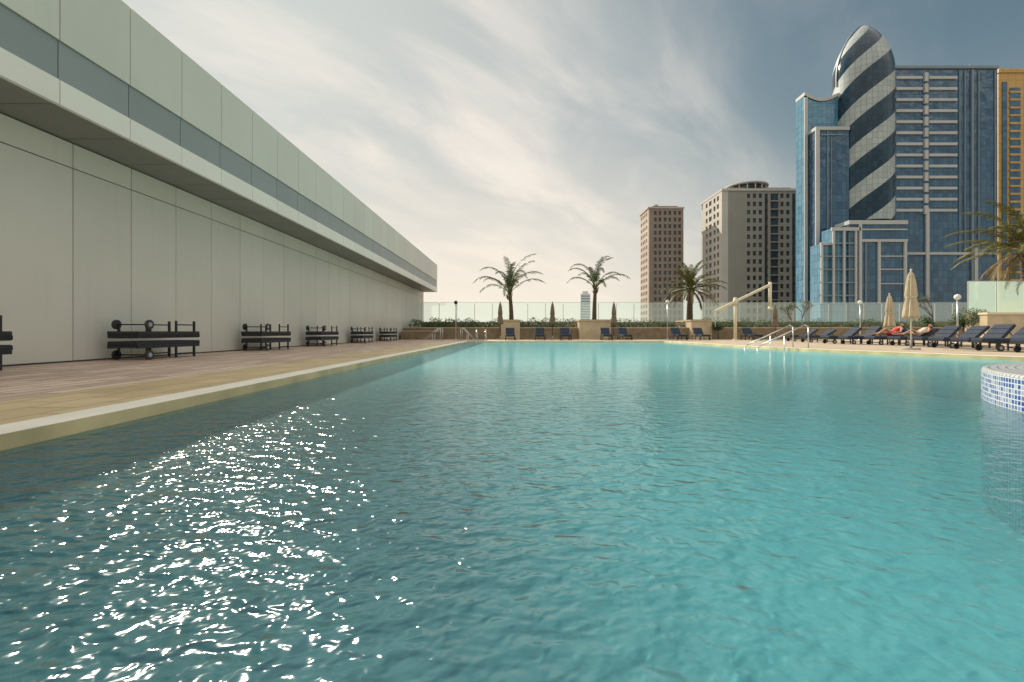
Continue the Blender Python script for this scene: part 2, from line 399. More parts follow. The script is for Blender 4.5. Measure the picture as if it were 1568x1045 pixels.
# ---------------------------------------------------------------- people
def skinmesh(name,verts,edges,rad,mat,parent,root=0,sub=2):
    me=bpy.data.meshes.new(name); me.from_pydata(verts,edges,[]); me.materials.append(mat)
    o=bpy.data.objects.new(name,me); scene.collection.objects.link(o); o.parent=parent
    md=o.modifiers.new('skin','SKIN'); md.use_smooth_shade=True
    for i,r in enumerate(rad):
        me.skin_vertices[0].data[i].radius=(r,r) if not isinstance(r,tuple) else r
        me.skin_vertices[0].data[i].use_root=(i==root)
    s=o.modifiers.new('sub','SUBSURF'); s.levels=sub; s.render_levels=sub
    return o
def person(name,loc,rot,back,cloth,knee=.36):
    P=empty(name,loc,rot)
    c,s=math.cos(back),math.sin(back)
    pel=Vector((1.14,0,.52))
    def T(d,y=0,up=0): return tuple(pel+Vector((c*d-s*up,y,s*d+c*up)))
    v=[tuple(pel),T(.2),T(.36),T(.47),T(.54)]
    r=[(.15,.11),(.13,.10),(.155,.11),(.10,.08),(.055,.055)]
    e=[(0,1),(1,2),(2,3),(3,4)]
    def add(pts,base):
        prev=base
        for p,rr in pts:
            v.append(p);r.append(rr);e.append((prev,len(v)-1));prev=len(v)-1
    hands=[]
    for sd in (-1,1):
        kz=.42+knee if sd<0 else .42+knee*.45
        add([((1.08,sd*.10,.50),.085),((.68+.1*(1-knee),sd*.12,kz),.058),((.33 if sd<0 else .2,sd*.12,.49),.036),((.24 if sd<0 else .1,sd*.13,.50),.035),((.16 if sd<0 else .06,sd*.13,.56),.025)],0)
        wr=Vector((1.0,sd*.26,.56))
        add([(T(.43,sd*.17),.055),(tuple(Vector((1.30,sd*.32,.62))),.038),(tuple(wr),.026),(tuple(wr+Vector((-.07,0,-.005))),(.034,.018))],3)
        hands.append((sd,wr+Vector((-.08,0,-.005))))
    skinmesh('body',v,e,r,M_skin,P)
    skinmesh('top',[T(-.02),T(.2),T(.36),T(.44)],[(0,1),(1,2),(2,3)],[(.165,.125),(.145,.115),(.17,.125),(.13,.1)],cloth,P,1)
    skinmesh('shorts',[tuple(pel),(1.04,-.10,.53),(.9,-.11,.42+knee*.35+.1),(1.04,.10,.53),(.9,.11,.42+knee*.15+.1)],[(0,1),(1,2),(0,3),(3,4)],[(.165,.125),.10,.085,.10,.085],cloth,P,0)
    for sd,w in hands:
        for k,(oy,ln) in enumerate(((-.026,.075),(-.009,.085),(.009,.08),(.026,.065))):
            skinmesh('finger_%d'%k,[tuple(w+Vector((0,oy,0))),tuple(w+Vector((-ln*.5,oy*1.2,.006))),tuple(w+Vector((-ln,oy*1.25,-.015)))],[(0,1),(1,2)],[.009,.008,.007],M_skin,P,0,1)
        skinmesh('thumb',[tuple(w+Vector((.04,-sd*.02,0))),tuple(w+Vector((.0,-sd*.05,.005))),tuple(w+Vector((-.03,-sd*.055,0)))],[(0,1),(1,2)],[.011,.010,.008],M_skin,P,0,1)
    hc=Vector(T(.67)); h=MB()
    fwd=Vector((-s,0,c))
    fwd=(fwd*.6+Vector((-1,0,.1))*.6).normalized(); side=Vector((0,1,0)); up=side.cross(fwd)*-1
    if up.z<0: up=-up
    nu,nv=20,14
    rows=[]
    for j in range(nv+1):
        ph=math.pi*j/nv; row=[]
        for i in range(nu):
            th=2*math.pi*i/nu
            x=math.cos(th)*math.sin(ph); y=math.sin(th)*math.sin(ph); z=math.cos(ph)
            fx=x*.095*(1.0 if z>-.2 else 1-.2*(-z-.2)); fy=y*.075*(1 if z>0 else 1+.3*z); fz_=z*.118
            if x>.93 and -.35<z<.1: fx+=.022
            row.append(hc+fwd*fx+side*fy+up*fz_)
        rows.append(row)
    for j in range(nv):
        for i in range(nu):
            k=(i+1)%nu; h.face([rows[j][i],rows[j+1][i],rows[j+1][k],rows[j][k]],0,True)
    for sd in (-1,1):
        e0=hc+side*sd*.074; h.cyl(e0-side*sd*.01,e0+side*sd*.012,.028,.022,10,0)
        e1=hc+fwd*.088+side*sd*.03+up*.01; h.cyl(e1,e1+fwd*.006,.011,.008,8,1)
    mo=hc+fwd*.085-up*.055; h.obox(mo-side*.022,mo+side*.022,.012,.01,2)
    h.build('head',[M_skin,M_hair,M_red],P)
    hr=MB()
    for j in range(nv):
        for i in range(nu):
            cpt=(rows[j][i]+rows[j+1][(i+1)%nu])/2-hc
            if cpt.dot(up)>.045 or cpt.dot(fwd)<-.01:
                k=(i+1)%nu
                f=lambda p:hc+(p-hc)*1.12
                hr.face([f(rows[j][i]),f(rows[j+1][i]),f(rows[j+1][k]),f(rows[j][k])],0,True)
    hr.build('hair',[M_hair],P)
    return P
def on_lounger(i,name,cloth,knee):
    px,Y,a=rl[i]
    person(name,(PX(px,Y),Y,DZ+.02),0,R(a),cloth,knee)
on_lounger(4,'sunbather',M_red,.36)
on_lounger(5,'sunbather',M_wcl,.30)

# ---------------------------------------------------------------- planters, fence, hedge
fm=empty('glass_fence')
YFn=45.0; x0=-9.4; x1=44.0
m=MB(); m.box(x0,x1,YFn-.15,YFn+.15,DZ,1.70,0); m.build('fence_base',[M_stone],fm)
m=MB(); p=MB(); x=x0
while x<x1-.1:
    m.face([(x+.03,YFn,1.72),(x+1.72,YFn,1.72),(x+1.72,YFn,3.62),(x+.03,YFn,3.62)],0); p.box(x+.03,x+1.72,YFn-.012,YFn+.012,3.62,3.645,0)
    p.box(x-.022,x+.022,YFn-.03,YFn+.03,1.70,3.55,0); x+=1.75
m.build('glass_panels',[M_glass],fm); p.build('fence_posts',[M_steel],fm)
m=MB(); m.box(-9.4,PX(1480,38),37.85,38.15,DZ,1.02,0); m.box(-9.4,PX(1480,38),37.8,38.2,1.02,1.10,1); m.box(-9.4,PX(1480,38),38.15,44.8,.9,.95,2)
m.box(-9.3,-6.0,36.6,37.8,DZ,.75,0); m.box(-9.32,-5.98,36.55,37.8,.75,.82,1)
m.build('planter_wall',[M_stone,M_stonel,M_soil])
for px,wd in ((782,28),(906,46),(1062,30)):
    m=MB(); xa=PX(px-wd/2,39);xb=PX(px+wd/2,39)
    m.box(xa,xb,37.3,41.0,DZ,1.60,0); m.box(xa-.05,xb+.05,37.25,41.05,1.60,1.72,0); m.box(xa+.15,xb-.15,37.4,40.9,1.72,1.74,1)
    m.build('palm_planter',[M_stonel,M_soil])
def leafmass(mb,c,rx,ry,rz,cnt,s):
    for i in range(cnt):
        while True:
            u=Vector((random.uniform(-1,1),random.uniform(-1,1),random.uniform(-1,1)))
            if .35<u.length<1: break
        p=Vector(c)+Vector((u.x*rx,u.y*ry,u.z*rz))
        a=Vector((random.gauss(0,1),random.gauss(0,1),random.gauss(0,1))).normalized(); bb=a.orthogonal().normalized()
        l=s*random.uniform(.6,1.4)
        mb.face([p-a*l,p+bb*l*.4,p+a*l,p-bb*l*.4],0)
m=MB(); x=-8.8
while x<42:
    hgt=random.uniform(.25,.6)
    leafmass(m,(x,38.9+random.uniform(-.3,.6),1.2+hgt*.35),.6,.6,hgt,230,.075)
    x+=random.uniform(.35,.8)
m.build('hedge',[M_leaf])
for px,py,Y,r in ((1490,486,27,.75),(1475,492,28,.6),(1100,500,36.8,.5),(1420,492,33,.5)):
    m=MB(); zc=PZ(py,Y)
    for k in range(7):
        leafmass(m,(random.uniform(-.5,.5)*r,random.uniform(-.5,.5)*r,max(.3,zc-DZ)+random.uniform(-.4,.4)*r),r*.6,r*.6,r*.6,180,.06)
    m.cyl((0,0,0),(0,0,max(.3,zc-DZ)),.05,.03,8,1)
    m.build('shrub',[M_leaf,M_bark],None,(PX(px,Y),Y,DZ))

def bare(name,loc,h):
    m=MB()
    def br(p,d,l,r,k):
        e=p+d*l; m.cyl(p,e,r,r*.65,6,0,False)
        if k==0: 
            for _ in range(4):
                a=Vector((random.gauss(0,1),random.gauss(0,1),random.gauss(0,1))).normalized(); bb=a.orthogonal(); q_=e+a*.08
                m.face([q_-a*.05,q_+bb*.02,q_+a*.05,q_-bb*.02],1)
            return
        for _ in range(3):
            nd=(d+Vector((random.gauss(0,.5),random.gauss(0,.5),random.uniform(-.1,.4)))).normalized()
            br(e,nd,l*.72,r*.62,k-1)
    br(Vector((0,0,0)),Vector((0,0,1)),h*.32,.06,4)
    m.build(name,[M_bark,M_leaf],None,loc)
bare('bare_tree',(PX(1428,40),40,.9),3.4); bare('bare_tree',(PX(1228,42),42,.9),3.2); bare('bare_tree',(PX(1212,41),41,.9),2.6)

# palms
def palm(loc,trunkh,nf,Lf,r0=.2,mat=M_frond,lean=(0,0),seed=1,elr=(82,-15),lw=.05,dr=(60,110),bias=0.0,lf=.14):
    random.seed(seed)
    P=empty('palm_tree',loc)
    t=MB(); N_=26
    for i in range(N_):
        z0=trunkh*i/N_; z1=trunkh*(i+1)/N_
        ra=r0*(1.25-.45*i/N_); cx=lambda z:(lean[0]*(z/trunkh)**2,lean[1]*(z/trunkh)**2)
        a=cx(z0);b_=cx(z1)
        t.cyl((a[0],a[1],z0),(b_[0],b_[1],z1+.02),ra*.9,ra*1.12,12,0)
    top=Vector((lean[0],lean[1],trunkh))
    for k in range(26):
        a=random.uniform(0,6.28); z=random.uniform(-.7,.1)
        d=Vector((math.cos(a),math.sin(a),1.3)).normalized(); p=top+Vector((math.cos(a)*r0*.8,math.sin(a)*r0*.8,z))
        t.cyl(p,p+d*.28,.05,.02,5,1)
    t.build('trunk',[M_bark,M_dry],P)
    f=MB()
    for k in range(nf):
        az=2.399*k+random.uniform(-.25,.25); u=k/nf
        el=R(elr[0]+(elr[1]-elr[0])*u+random.uniform(-8,8)); Lk=Lf*random.uniform(.82,1.1)*(1-.1*u)
        pos=top+Vector((math.cos(az),math.sin(az),0))*.08; steps=26; droop=R(random.uniform(*dr))
        mi=1 if el<R(-5) and random.random()<.5 else 0
        sway=random.uniform(-.3,.3)
        prev=pos
        for i in range(steps):
            tt_=i/steps; e=el-droop*tt_**1.7; az2=az+sway*tt_
            d=(Vector((math.cos(az2)*math.cos(e),math.sin(az2)*math.cos(e),math.sin(e)))+Vector((bias*tt_,0,0))).normalized()
            nx=prev+d*Lk/steps
            f.cyl(prev,nx,.028*(1-tt_)+.008,.028*(1-tt_)+.006,4,mi,False)
            side=d.cross(Vector((0,0,1))); side=side.normalized() if side.length>.05 else Vector((1,0,0))
            upv=side.cross(d)
            if tt_>.12:
                ll=Lk*lf*math.sin(math.pi*min(1,(tt_*.88+.12)))**.6*random.uniform(.7,1.2)+.07
                for s_ in (-1,1):
                    for h_ in (0,.5):
                        pb=prev+d*(Lk/steps*h_)
                        ld=(side*s_*.55+d*.8+upv*random.uniform(-.05,.35)-Vector((0,0,.3))).normalized()
                        wv=d*lw*.5
                        tip=pb+ld*ll-Vector((0,0,ll*.2))
                        f.face([pb-wv,pb+ld*ll*.5-wv*1.1,tip,pb+ld*ll*.5+wv*1.1,pb+wv],mi)
            prev=nx
    f.build('fronds',[mat,M_dry],P)
palm((PX(783,40),40,1.72),2.45,16,4.1,.16,M_frond,(-.15,0),4,(92,30),.05,(80,125),.10,.12)
palm((PX(910,40),40,1.72),2.9,12,3.7,.16,M_frond,(.1,0),6,(92,34),.05,(85,135),.05,.12)
palm((PX(1056,40),40,1.72),2.7,40,3.0,.22,M_frond2,(.1,0),8,(90,-25),.05,(50,90))
palm((PX(1572,30),30,.1),6.0,48,4.4,.28,M_frond2,(0,0),11,(88,-30),.06,(50,95))

s_=empty('glass_screen')
m=MB(); p=MB(); Yg=29; xs=PX(1482,Yg)
m.box(xs,xs+22,Yg-.2,Yg+.2,DZ,1.9,0); m.build('screen_base',[M_stonel],s_)
m=MB(); x=xs
while x<xs+21.5:
    m.face([(x+.02,Yg,1.92),(x+1.78,Yg,1.92),(x+1.78,Yg,3.95),(x+.02,Yg,3.95)],0); p.box(x+.03,x+1.78,Yg-.015,Yg+.015,3.95,3.98,0); p.box(x-.02,x+.02,Yg-.03,Yg+.03,1.9,3.95,0); x+=1.8
m.build('screen_glass',[M_glass2],s_); p.build('screen_posts',[M_steel],s_)
m=MB(); Yl=24; xs=PX(1512,Yl); m.box(xs,xs+16,Yl,Yl+.4,DZ,1.65,0); m.box(xs-.05,xs+16,Yl-.05,Yl+.45,1.65,1.76,1); m.build('low_garden_wall',[M_stonel,M_cream])

def umbrella(px,Y,h,mat):
    m=MB()
    m.cyl((0,0,0),(0,0,h),.025,.025,10,1); m.cyl((0,0,0),(0,0,.06),.28,.26,20,2); m.cyl((0,0,.06),(0,0,.3),.04,.035,10,2)
    pr=[(.02,h-.02),(.07,h-.12),(.12,h-.45),(.16,h-.9),(.13,h-1.0),(.17,h-1.25),(.21,h-1.6),(.22,h-1.72),(.05,h-1.65)]
    m.lathe((0,0,0),pr,48,0,lambda t,k:1+.22*math.sin(8*t+.3*k))
    m.cyl((0,0,h-.98),(0,0,h-.94),.15,.15,16,1); m.lathe((0,0,h),[(.03,0),(.04,.04),(.0,.09)],10,1)
    m.build('closed_parasol',[mat,M_cream if mat is M_canv else M_black,M_conc],None,(PX(px,Y),Y,DZ))
for px in (766,846,940): umbrella(px,36,2.95,M_canvd)
umbrella(1395,16.5,2.85,M_canv); umbrella(1362,24,2.6,M_canv); umbrella(1187,36,2.7,M_canvd)
def lamp(px,Y,py,gl):
    h=PZ(py,Y)-DZ; m=MB(); m.cyl((0,0,0),(0,0,.08),.1,.09,14,0); m.cyl((0,0,.08),(0,0,h-.1),.045,.035,10,0)
    m.lathe((0,0,h),[(.04,-.12),(.08,-.1),(.14,-.03),(.15,.04),(.12,.12),(.05,.17),(.0,.18)],18,1)
    m.build('lamp_post',[M_steel,M_globe if gl else M_black],None,(PX(px,Y),Y,DZ))
lamp(698,36.3,464,0); lamp(1022,37,463,1); lamp(1317,33,464,1); lamp(1466,24,456,1)

c=empty('cream_shower_frame',(PX(1126,34),34,DZ))
m=MB(); m.cyl((0,0,0),(0,0,3.2),.12,.11,18,0); m.cyl((0,0,0),(0,0,.08),.22,.2,18,0)
m.obox((-1.55,0,2.15),(2.6,0,4.15),.2,.16,0); m.cyl((2.6,0,2.35),(2.6,0,4.35),.11,.11,16,0); m.cyl((2.6,0,2.25),(2.6,0,2.5),.16,.14,16,0)
m.cyl((0,0,2.6),(0,0,3.1),.15,.15,16,0); m.cyl((-1.5,0,1.0),(-1.5,0,2.2),.03,.03,8,0)
m.build('frame',[M_cream],c)

def rail(name,loc,rot,sc=1):
    m=MB()
    for sx in (-.3,.3):
        pts=[(sx,-.55,-.55)]
        pts+=[(sx,-.55,.1),(sx,-.52,.45),(sx,-.4,.68),(sx,-.2,.78),(sx,.1,.78),(sx,.45,.62),(sx,.62,.4),(sx,.65,.0)]
        m.tube([(a*sc,b_*sc,c_*sc) for a,b_,c_ in pts],.022,10,0)
    for z in (-.2,-.45): m.cyl((-.3*sc,-.55*sc,z),(.3*sc,-.55*sc,z),.025,.025,8,0)
    m.build(name,[M_steel],None,loc,rot)
rail('pool_ladder',(-2.4,31.0,DZ),0); 
def longrail(loc,rot,L_,h0=.85,h1=.1):
    m=MB()
    for sy in (-.5,.5):
        m.tube([(0,sy,0),(0,sy,h0),(-.15,sy,h0+.06),(-L_,sy,h1),(-L_-.12,sy,h1-.1),(-L_-.12,sy,-1.1)],.024,10,0)
        m.tube([(-L_*.5,sy,-.9),(-L_*.5,sy,(h0+h1)/2)],.02,8,0)
    m.build('handrail',[M_steel],None,loc,rot)
longrail((11.6,18.6,DZ),0,1.9); longrail((-4.0,33,DZ),R(180),.9); longrail((-5.6,34,DZ),R(0),1.2)

# ---------------------------------------------------------------- towers
M_tg=brickmat('tower_glass',(.020,.068,.13),(.045,.125,.21),(.015,.04,.07),1.6,2.35,.07,.08,vec='fz',offset=0,spec=.9,wav=.3,noise=.35)
M_tg2=brickmat('tower_glass_light',(.07,.21,.32),(.11,.28,.40),(.04,.10,.15),1.6,2.35,.07,.10,vec='fz',offset=0,spec=.9,wav=.2,noise=.2)  # pale blue glass, with brighter sky reflection also put into the colour
M_tw=simple('tower_white',(.45,.46,.45),.6,0,.06,.2)
M_sp=simple('tower_spandrel',(.18,.23,.26),.5,0,.06,.2)
M_gold=brickmat('gold_cladding',(.50,.30,.08),(.57,.36,.12),(.3,.18,.06),3,3.5,.08,.45,vec='fz',offset=0)
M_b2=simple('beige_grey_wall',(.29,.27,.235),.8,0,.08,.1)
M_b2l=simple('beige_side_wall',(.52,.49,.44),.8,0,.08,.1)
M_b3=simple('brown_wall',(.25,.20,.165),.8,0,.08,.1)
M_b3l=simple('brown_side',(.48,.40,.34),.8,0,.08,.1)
M_win=simple('window_dark',(.045,.06,.065),.2,0,.5,.4,spec=.8)
M_hazy=simple('hazy_tower',(.62,.66,.68),.8,0,.05,.1)  # distance haze painted in as a pale colour
def helixmat():
    m,nt,b=newmat('helix_glass')
    tc=N(nt,'ShaderNodeTexCoord'); sp=N(nt,'ShaderNodeSeparateXYZ'); L(nt,tc.outputs['Object'],sp.inputs[0])
    X,Y,Z=sp.outputs
    th=math_(nt,'ARCTAN2',Y,X)
    per=14.0
    s=math_(nt,'SUBTRACT',Z,math_(nt,'MULTIPLY',th,per*3/(2*math.pi)))
    fr=math_(nt,'FRACT',math_(nt,'MULTIPLY',math_(nt,'ADD',s,4.0),1/per))
    st=math_(nt,'GREATER_THAN',fr,.56)
    cb=N(nt,'ShaderNodeCombineXYZ'); L(nt,math_(nt,'MULTIPLY',th,8.6),cb.inputs[0]); L(nt,Z,cb.inputs[1])
    def brick(c1,c2,mo):
        br=N(nt,'ShaderNodeTexBrick'); br.offset=0
        for k,v in (('Scale',1),('Brick Width',1.5),('Row Height',1.9),('Mortar Size',.06)): br.inputs[k].default_value=v
        br.inputs['Color1'].default_value=(*c1,1);br.inputs['Color2'].default_value=(*c2,1);br.inputs['Mortar'].default_value=(*mo,1)
        L(nt,cb.outputs[0],br.inputs['Vector']); return br.outputs['Color']
    d=brick((.010,.03,.05),(.02,.055,.085),(.01,.02,.03)); l=brick((.42,.46,.44),(.33,.38,.38),(.18,.22,.24))
    L(nt,mixc(nt,st,d,l),b.inputs['Base Color'])
    L(nt,math_(nt,'MULTIPLY_ADD',st,.4,.10),b.inputs['Roughness']); b.inputs['Specular IOR Level'].default_value=.5
    return m
M_helix=helixmat()
T=empty('glass_office_tower')
mt=[M_tg,M_tw,M_sp,M_tg2]
GZ=-22
def blk(m,px0,px1,pyt,Y,dep,mi=0,z0=GZ): m.box(PX(px0,Y),PX(px1,Y),Y,Y+dep,z0,PZ(pyt,Y),mi)
def bar(m,px0,px1,py0,py1,Y,pr=.35,mi=1): m.box(PX(px0,Y),PX(px1,Y),Y-pr,Y-.003,PZ(py1,Y),PZ(py0,Y),mi)
m=MB(); Y=152
blk(m,1362,1527,106,Y,20)
m.box(PX(1361.5,Y),PX(1527.5,Y),Y-.5,Y+20.3,PZ(106,Y),PZ(102,Y),2)
y=118
while y<330:
    for a,bb in ((1371,1411),(1421,1464)): bar(m,a,bb,y,y+4,Y,.5,1)
    bar(m,1413.5,1419,y-5,y+8,Y,.7,1)
    y+=16.9
for px in (1366,1468,1476,1497,1522): bar(m,px,px+1.2,108,395,Y,.3,2)
bar(m,1486,1489,108,460,Y,.5,2)
bar(m,1362,1527,387,390.5,Y,.5,1)
for px in (1416,1490): bar(m,px,px+5,320 if px<1450 else 380,460,Y,.6,1)
m.box(PX(1500,Y),PX(1511,Y),Y+3,Y+6,PZ(106,Y),PZ(98,Y),2); m.cyl((PX(1504,Y),Y+4,PZ(98,Y)),(PX(1504,Y),Y+4,PZ(88,Y)),.4,.3,8,2)
m.build('right_wing',mt,T)
m=MB(); Y=158
X0,X1=PX(1231,Y),PX(1300,Y); K=10
for i in range(K):
    a=X0+(X1-X0)*i/K; bb=X0+(X1-X0)*(i+1)/K
    t0=i/K;t1=(i+1)/K
    z=lambda t: PZ(147+9*math.sin(min(1,t*1.3)*math.pi)**1,Y)
    za,zb=z(t0),z(t1)
    for (y0_,y1_,dz,mi) in ((Y,Y+4.5,0,3),(Y-.4,Y+4.7,1.1,1)):
        va=[(a,y0_,GZ if mi==3 else za),(bb,y0_,GZ if mi==3 else zb),(bb,y1_,GZ if mi==3 else zb),(a,y1_,GZ if mi==3 else za)]
        vb=[(a,y0_,za+dz),(bb,y0_,zb+dz),(bb,y1_,zb+dz),(a,y1_,za+dz)]
        m.face([va[0],va[1],vb[1],vb[0]],mi); m.face([vb[0],vb[1],vb[2],vb[3]],mi); m.face([va[2],va[3],vb[3],vb[2]],mi)
        if i==0: m.face([va[3],va[0],vb[0],vb[3]],mi)
        if i==K-1: m.face([va[1],va[2],vb[2],vb[1]],mi)
bar(m,1231,1236,150,470,Y,.4,1); bar(m,1243,1245,190,470,Y,.3,2)
m.build('left_wing',mt,T)
m=MB(); Y=154
blk(m,1249,1300,200,Y,3.9,0); m.box(PX(1248,Y),PX(1300,Y),Y-.5,Y+3.95,PZ(200,Y),PZ(195,Y),1)
bar(m,1248,1254,200,470,Y,.5,1); bar(m,1266,1267.5,200,470,Y,.3,2); bar(m,1272,1273,210,470,Y,.3,2); bar(m,1256,1290,206,208,Y,.35,2)
m.build('inner_wing',mt,T)
Yc=158.5; m=MB(); Rc=8.9
zb=PZ(345,Yc); zs=PZ(118,Yc); zt=PZ(40,Yc)
prof=[(Rc,zb+ (zs-zb)*i/30) for i in range(31)]
for i in range(1,25):
    t=i/24; prof.append((Rc*max(.0,(1-t**1.75))**.72,zs+(zt-zs)*t))
m.lathe((0,0,0),prof,96,0); m.build('helix_column',[M_helix],T,(PX(1320.5,Yc),Yc,0))
m=MB(); cx=PX(1320.5,Yc)
for sg in (1,-1):
    pts=[(cx+sg*prof[i][0]*1.01,Yc,prof[i][1]) for i in range(28,len(prof))]
    for i in range(len(pts)-1): m.obox(pts[i],pts[i+1],.5,.5,0)
m.build('dome_ribs',[M_sp],T)
m=MB(); Y=145
blk(m,1300,1388,344,Y,6,0); m.box(PX(1299,Y),PX(1389,Y),Y-.4,Y+6.2,PZ(344,Y),PZ(338,Y),1)
blk(m,1274,1299.8,350,Y+.5,5,3); bar(m,1272,1316,349,354,Y,.6,1)
blk(m,1256,1273.8,374,Y+1,5,3); bar(m,1255,1275,372,376,Y+1,.7,1)
for px in (1256,1274,1290,1308): bar(m,px,px+3.0,(376 if px<1272 else 354),465,Y,.5,1)
for k,yy in enumerate(range(372,466,20)):
    bar(m,(1256 if yy>376 else 1275),1312,yy,yy+2.0,Y,.4,2)
for px in (1265,1282,1299): bar(m,px,px+1.0,(378 if px<1272 else 356),465,Y,.3,2)
bar(m,1316,1388,351,353,Y,.4,1); bar(m,1314,1318,344,465,Y,.6,1)
for px in (1343,1383): bar(m,px,px+4,370,465,Y,.5,1)
bar(m,1318,1388,367,371,Y,.55,1)
for yy in (392,412,434): bar(m,1347,1383,yy,yy+1.6,Y,.3,1)
bar(m,1324,1326,372,465,Y,.3,2)
m.build('podium_frames',mt,T)
m=MB(); Y=176
blk(m,1529,1640,112,Y,12,0); m.box(PX(1528,Y),PX(1641,Y),Y-.4,Y+12,PZ(112,Y),PZ(106,Y),0)
for px in (1546,1575,1600): bar(m,px,px+16,135,460,Y,.2,1)
for yy in range(140,460,12): bar(m,1545,1562,yy,yy+3,Y,.4,0)
bar(m,1534,1541,126,460,Y,.3,1)
m.build('gold_office_tower',[M_gold,M_tg])

def facade(m,px0,px1,pyt,Y,bays,fh,wallm,solid,glassm,sf=.45,z0=GZ):
    zt=PZ(pyt,Y); cur=px0
    for a,bb,kind in bays+[(px1,px1,None)]:
        if a>cur: m.box(PX(cur,Y),PX(a,Y),Y-.5,Y,z0,zt,wallm)
        if kind:
            z=zt-1.2; m.box(PX(a,Y),PX(bb,Y),Y-.5,Y,z,zt,wallm)
            while z>0:
                h=fh*(sf if kind=='w' else .12)
                pr=.5 if kind!='b' else 1.3
                m.box(PX(a,Y)+.003,PX(bb,Y)-.003,Y-pr,Y,z-fh,z-fh+h,wallm if kind!='g' else glassm)
                z-=fh
        cur=bb
Y=200; m=MB(); zt=PZ(293,Y)
m.box(PX(1106,Y),PX(1240,Y),Y,Y+22,GZ,zt-.1,1)
bays=[]
for a in (1143,1152,1161): bays.append((a,a+5,'w'))
bays+= [(1170,1175,'g'),(1179,1191,'b'),(1194,1199,'w'),(1203,1208,'w'),(1212,1217,'g'),(1222,1232,'b')]
facade(m,1114,1240,293,Y,bays,3.6,0,None,1)
xL=PX(1106,Y)
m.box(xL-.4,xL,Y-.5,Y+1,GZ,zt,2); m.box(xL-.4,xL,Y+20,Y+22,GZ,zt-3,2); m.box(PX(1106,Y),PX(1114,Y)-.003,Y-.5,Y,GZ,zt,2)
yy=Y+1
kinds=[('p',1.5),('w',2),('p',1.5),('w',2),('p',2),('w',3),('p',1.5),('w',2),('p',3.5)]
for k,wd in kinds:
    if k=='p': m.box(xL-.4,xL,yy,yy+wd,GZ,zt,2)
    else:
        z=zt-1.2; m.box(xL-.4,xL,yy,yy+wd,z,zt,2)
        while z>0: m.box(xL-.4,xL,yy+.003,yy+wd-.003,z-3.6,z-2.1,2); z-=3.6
    yy+=wd
m.box(PX(1104,Y),PX(1240,Y),Y-.9,Y+22.5,zt,zt+.9,2)
m.box(PX(1120,Y),PX(1215,Y),Y+2,Y+18,zt+.9,zt+2.2,0)
cxx=PX(1158,Y)
m.cyl((cxx,Y+9,zt+2.2),(cxx,Y+9,zt+4.0),7.5,7.5,32,1); m.cyl((cxx,Y+9,zt+4.0),(cxx,Y+9,zt+4.6),9.2,9.2,32,2)
for i in range(16):
    a=i/16*6.283; m.cyl((cxx+8.3*math.cos(a),Y+9+8.3*math.sin(a),zt+.9),(cxx+8.3*math.cos(a),Y+9+8.3*math.sin(a),zt+4.0),.3,.3,6,2)
m.build('grey_apartment_tower',[M_b2,M_win,M_b2l])
Y=220; m=MB(); zt=PZ(320,Y)
m.box(PX(994,Y),PX(1046,Y)-.1,Y,Y+14,GZ,zt-.1,1)
bays=[(1001,1005,'w'),(1008,1012,'w'),(1016,1020,'w'),(1023,1027,'w'),(1031,1035,'w'),(1038,1042,'w')]
facade(m,994,1046,320,Y,bays,3.2,0,None,1,.4)
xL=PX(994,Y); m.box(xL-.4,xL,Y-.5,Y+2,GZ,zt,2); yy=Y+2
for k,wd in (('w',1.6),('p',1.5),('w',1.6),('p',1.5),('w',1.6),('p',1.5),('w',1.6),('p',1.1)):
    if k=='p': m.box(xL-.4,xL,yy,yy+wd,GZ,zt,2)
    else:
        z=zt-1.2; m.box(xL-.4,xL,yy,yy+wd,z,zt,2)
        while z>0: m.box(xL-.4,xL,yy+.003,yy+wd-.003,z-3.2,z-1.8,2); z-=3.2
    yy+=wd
m.box(PX(993,Y)-.5,PX(1047,Y),Y-.9,Y+14.4,zt,zt+.7,2); m.box(PX(1001,Y),PX(1040,Y),Y+2,Y+12,zt+.7,zt+1.9,0); 
m.cyl((PX(1010,Y),Y+6,zt+1.9),(PX(1010,Y),Y+6,zt+3.5),1.2,1.2,14,2)
m.build('brown_apartment_tower',[M_b3,M_win,M_b3l])
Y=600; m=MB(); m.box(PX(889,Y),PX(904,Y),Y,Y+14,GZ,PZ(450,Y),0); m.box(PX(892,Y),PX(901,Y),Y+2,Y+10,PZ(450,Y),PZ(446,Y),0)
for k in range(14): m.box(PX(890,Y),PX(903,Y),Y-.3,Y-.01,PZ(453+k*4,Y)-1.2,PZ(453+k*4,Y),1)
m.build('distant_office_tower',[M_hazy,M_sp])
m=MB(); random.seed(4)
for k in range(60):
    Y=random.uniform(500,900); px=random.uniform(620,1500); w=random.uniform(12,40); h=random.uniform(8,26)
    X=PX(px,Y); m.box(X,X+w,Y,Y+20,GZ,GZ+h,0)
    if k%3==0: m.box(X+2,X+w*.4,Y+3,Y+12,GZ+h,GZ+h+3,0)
m.build('distant_city_blocks',[M_hazy])

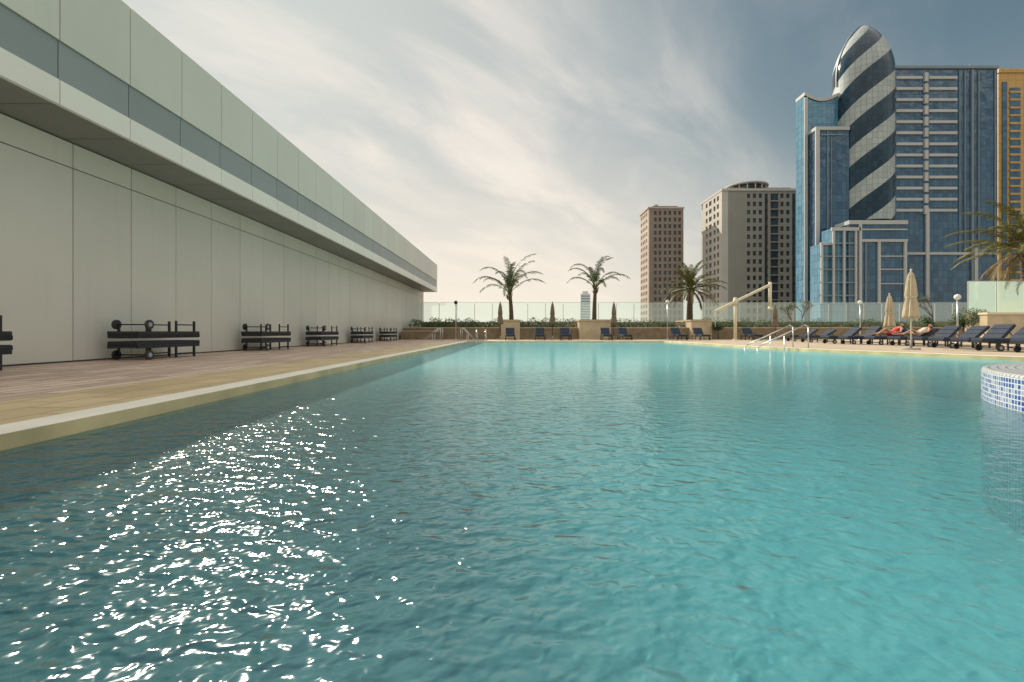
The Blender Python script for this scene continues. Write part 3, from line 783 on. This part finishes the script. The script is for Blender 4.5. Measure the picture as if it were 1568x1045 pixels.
# ---------------------------------------------------------------- sun & sky
EL,AZ=R(36),R(-35)
d=Vector((math.sin(AZ)*math.cos(EL),math.cos(AZ)*math.cos(EL),math.sin(EL)))
sl=bpy.data.lights.new('sun','SUN'); sl.energy=5.0; sl.angle=R(.5); sl.color=(1,.91,.76)
so=bpy.data.objects.new('sun',sl); scene.collection.objects.link(so); so.rotation_euler=d.to_track_quat('Z','Y').to_euler(); so.location=(-40,60,60)
w=bpy.data.worlds.new('World'); scene.world=w; w.use_nodes=True; nt=w.node_tree
bg=nt.nodes['Background']; bg.inputs['Strength'].default_value=.1
sk=N(nt,'ShaderNodeTexSky',sky_type='NISHITA'); sk.sun_disc=False; sk.sun_elevation=EL; sk.sun_rotation=AZ
sk.air_density=1.0; sk.dust_density=1.4; sk.ozone_density=1.0
dn=N(nt,'ShaderNodeVectorMath',operation='MULTIPLY_ADD'); L(nt,sk.outputs[0],dn.inputs[0]); dn.inputs[1].default_value=(.11,.11,.11); dn.inputs[2].default_value=(1,1,1)
dv=N(nt,'ShaderNodeVectorMath',operation='DIVIDE'); L(nt,sk.outputs[0],dv.inputs[0]); L(nt,dn.outputs[0],dv.inputs[1])
hs=N(nt,'ShaderNodeHueSaturation'); hs.inputs['Saturation'].default_value=.80; hs.inputs['Value'].default_value=1.0
L(nt,dv.outputs[0],hs.inputs['Color'])
base=mixc(nt,1.0,hs.outputs[0],(.82,1.05,1.02,1),'MULTIPLY')
tc=N(nt,'ShaderNodeTexCoord'); sp=N(nt,'ShaderNodeSeparateXYZ'); L(nt,tc.outputs['Generated'],sp.inputs[0])
zc=math_(nt,'ADD',math_(nt,'MAXIMUM',sp.outputs[2],0.0),.22)
cb=N(nt,'ShaderNodeCombineXYZ'); L(nt,math_(nt,'DIVIDE',sp.outputs[0],zc),cb.inputs[0]); L(nt,math_(nt,'DIVIDE',sp.outputs[1],zc),cb.inputs[1])
def cn(rot,sx,sy,scale,det,dist,off_=(0,0,0)):
    mp=N(nt,'ShaderNodeMapping'); mp.inputs['Rotation'].default_value=(0,0,R(rot)); L(nt,cb.outputs[0],mp.inputs['Vector'])
    mq=N(nt,'ShaderNodeMapping'); mq.inputs['Scale'].default_value=(sx,sy,1); mq.inputs['Location'].default_value=off_; L(nt,mp.outputs[0],mq.inputs['Vector'])
    n_=N(nt,'ShaderNodeTexNoise'); n_.inputs['Scale'].default_value=scale; n_.inputs['Detail'].default_value=det; n_.inputs['Distortion'].default_value=dist; n_.inputs['Roughness'].default_value=.54
    L(nt,mq.outputs[0],n_.inputs['Vector']); return n_.outputs[0]
c1=cn(42,1.9,.75,1.7,8,.45,(3,1,0)); c2=cn(42,1.1,.6,.8,3,.2,(1,5,0))
cs=math_(nt,'ADD',math_(nt,'MULTIPLY',c1,.65),math_(nt,'MULTIPLY',c2,.40))
cl=smooth(nt,cs,.43,.68)
vd=N(nt,'ShaderNodeVectorMath',operation='DOT_PRODUCT'); L(nt,tc.outputs['Generated'],vd.inputs[0]); vd.inputs[1].default_value=Vector((math.sin(R(-20)),math.cos(R(-20)),0.22)).normalized()
near=smooth(nt,vd.outputs['Value'],.60,.96)
veil=math_(nt,'MULTIPLY_ADD',near,.68,.02)
col=mixc(nt,veil,base,(6.9,6.9,6.6,1))
amt=math_(nt,'MULTIPLY',cl,math_(nt,'MULTIPLY_ADD',near,.75,.12))
col=mixc(nt,amt,col,(9.5,8.7,7.8,1))
hz=smooth(nt,sp.outputs[2],.46,-.04)
hf=math_(nt,'MULTIPLY',hz,math_(nt,'MULTIPLY_ADD',near,.62,.38))
col=mixc(nt,hf,col,(10.0,8.9,7.5,1))
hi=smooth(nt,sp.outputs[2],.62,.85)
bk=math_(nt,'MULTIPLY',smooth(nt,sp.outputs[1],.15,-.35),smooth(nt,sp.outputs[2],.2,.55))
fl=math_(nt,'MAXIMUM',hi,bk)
col=mixc(nt,math_(nt,'MULTIPLY',fl,.8),col,(13,12.4,11.3,1))  # out-of-view sky overhead and behind camera brightened, added fill for shaded surfaces
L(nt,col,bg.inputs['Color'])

# ---------------------------------------------------------------- camera
cam=bpy.data.cameras.new('camera'); co=bpy.data.objects.new('camera',cam); scene.collection.objects.link(co)
cam.sensor_width=36; cam.lens=36*F/1568; cam.shift_x=-7/1568; cam.shift_y=-14.5/1568; cam.clip_end=20000; cam.clip_start=.05
co.location=(0,0,CZ); co.rotation_euler=(R(90),0,0)
scene.camera=co
scene.view_settings.view_transform='Standard'; scene.view_settings.look='None'; scene.view_settings.exposure=0
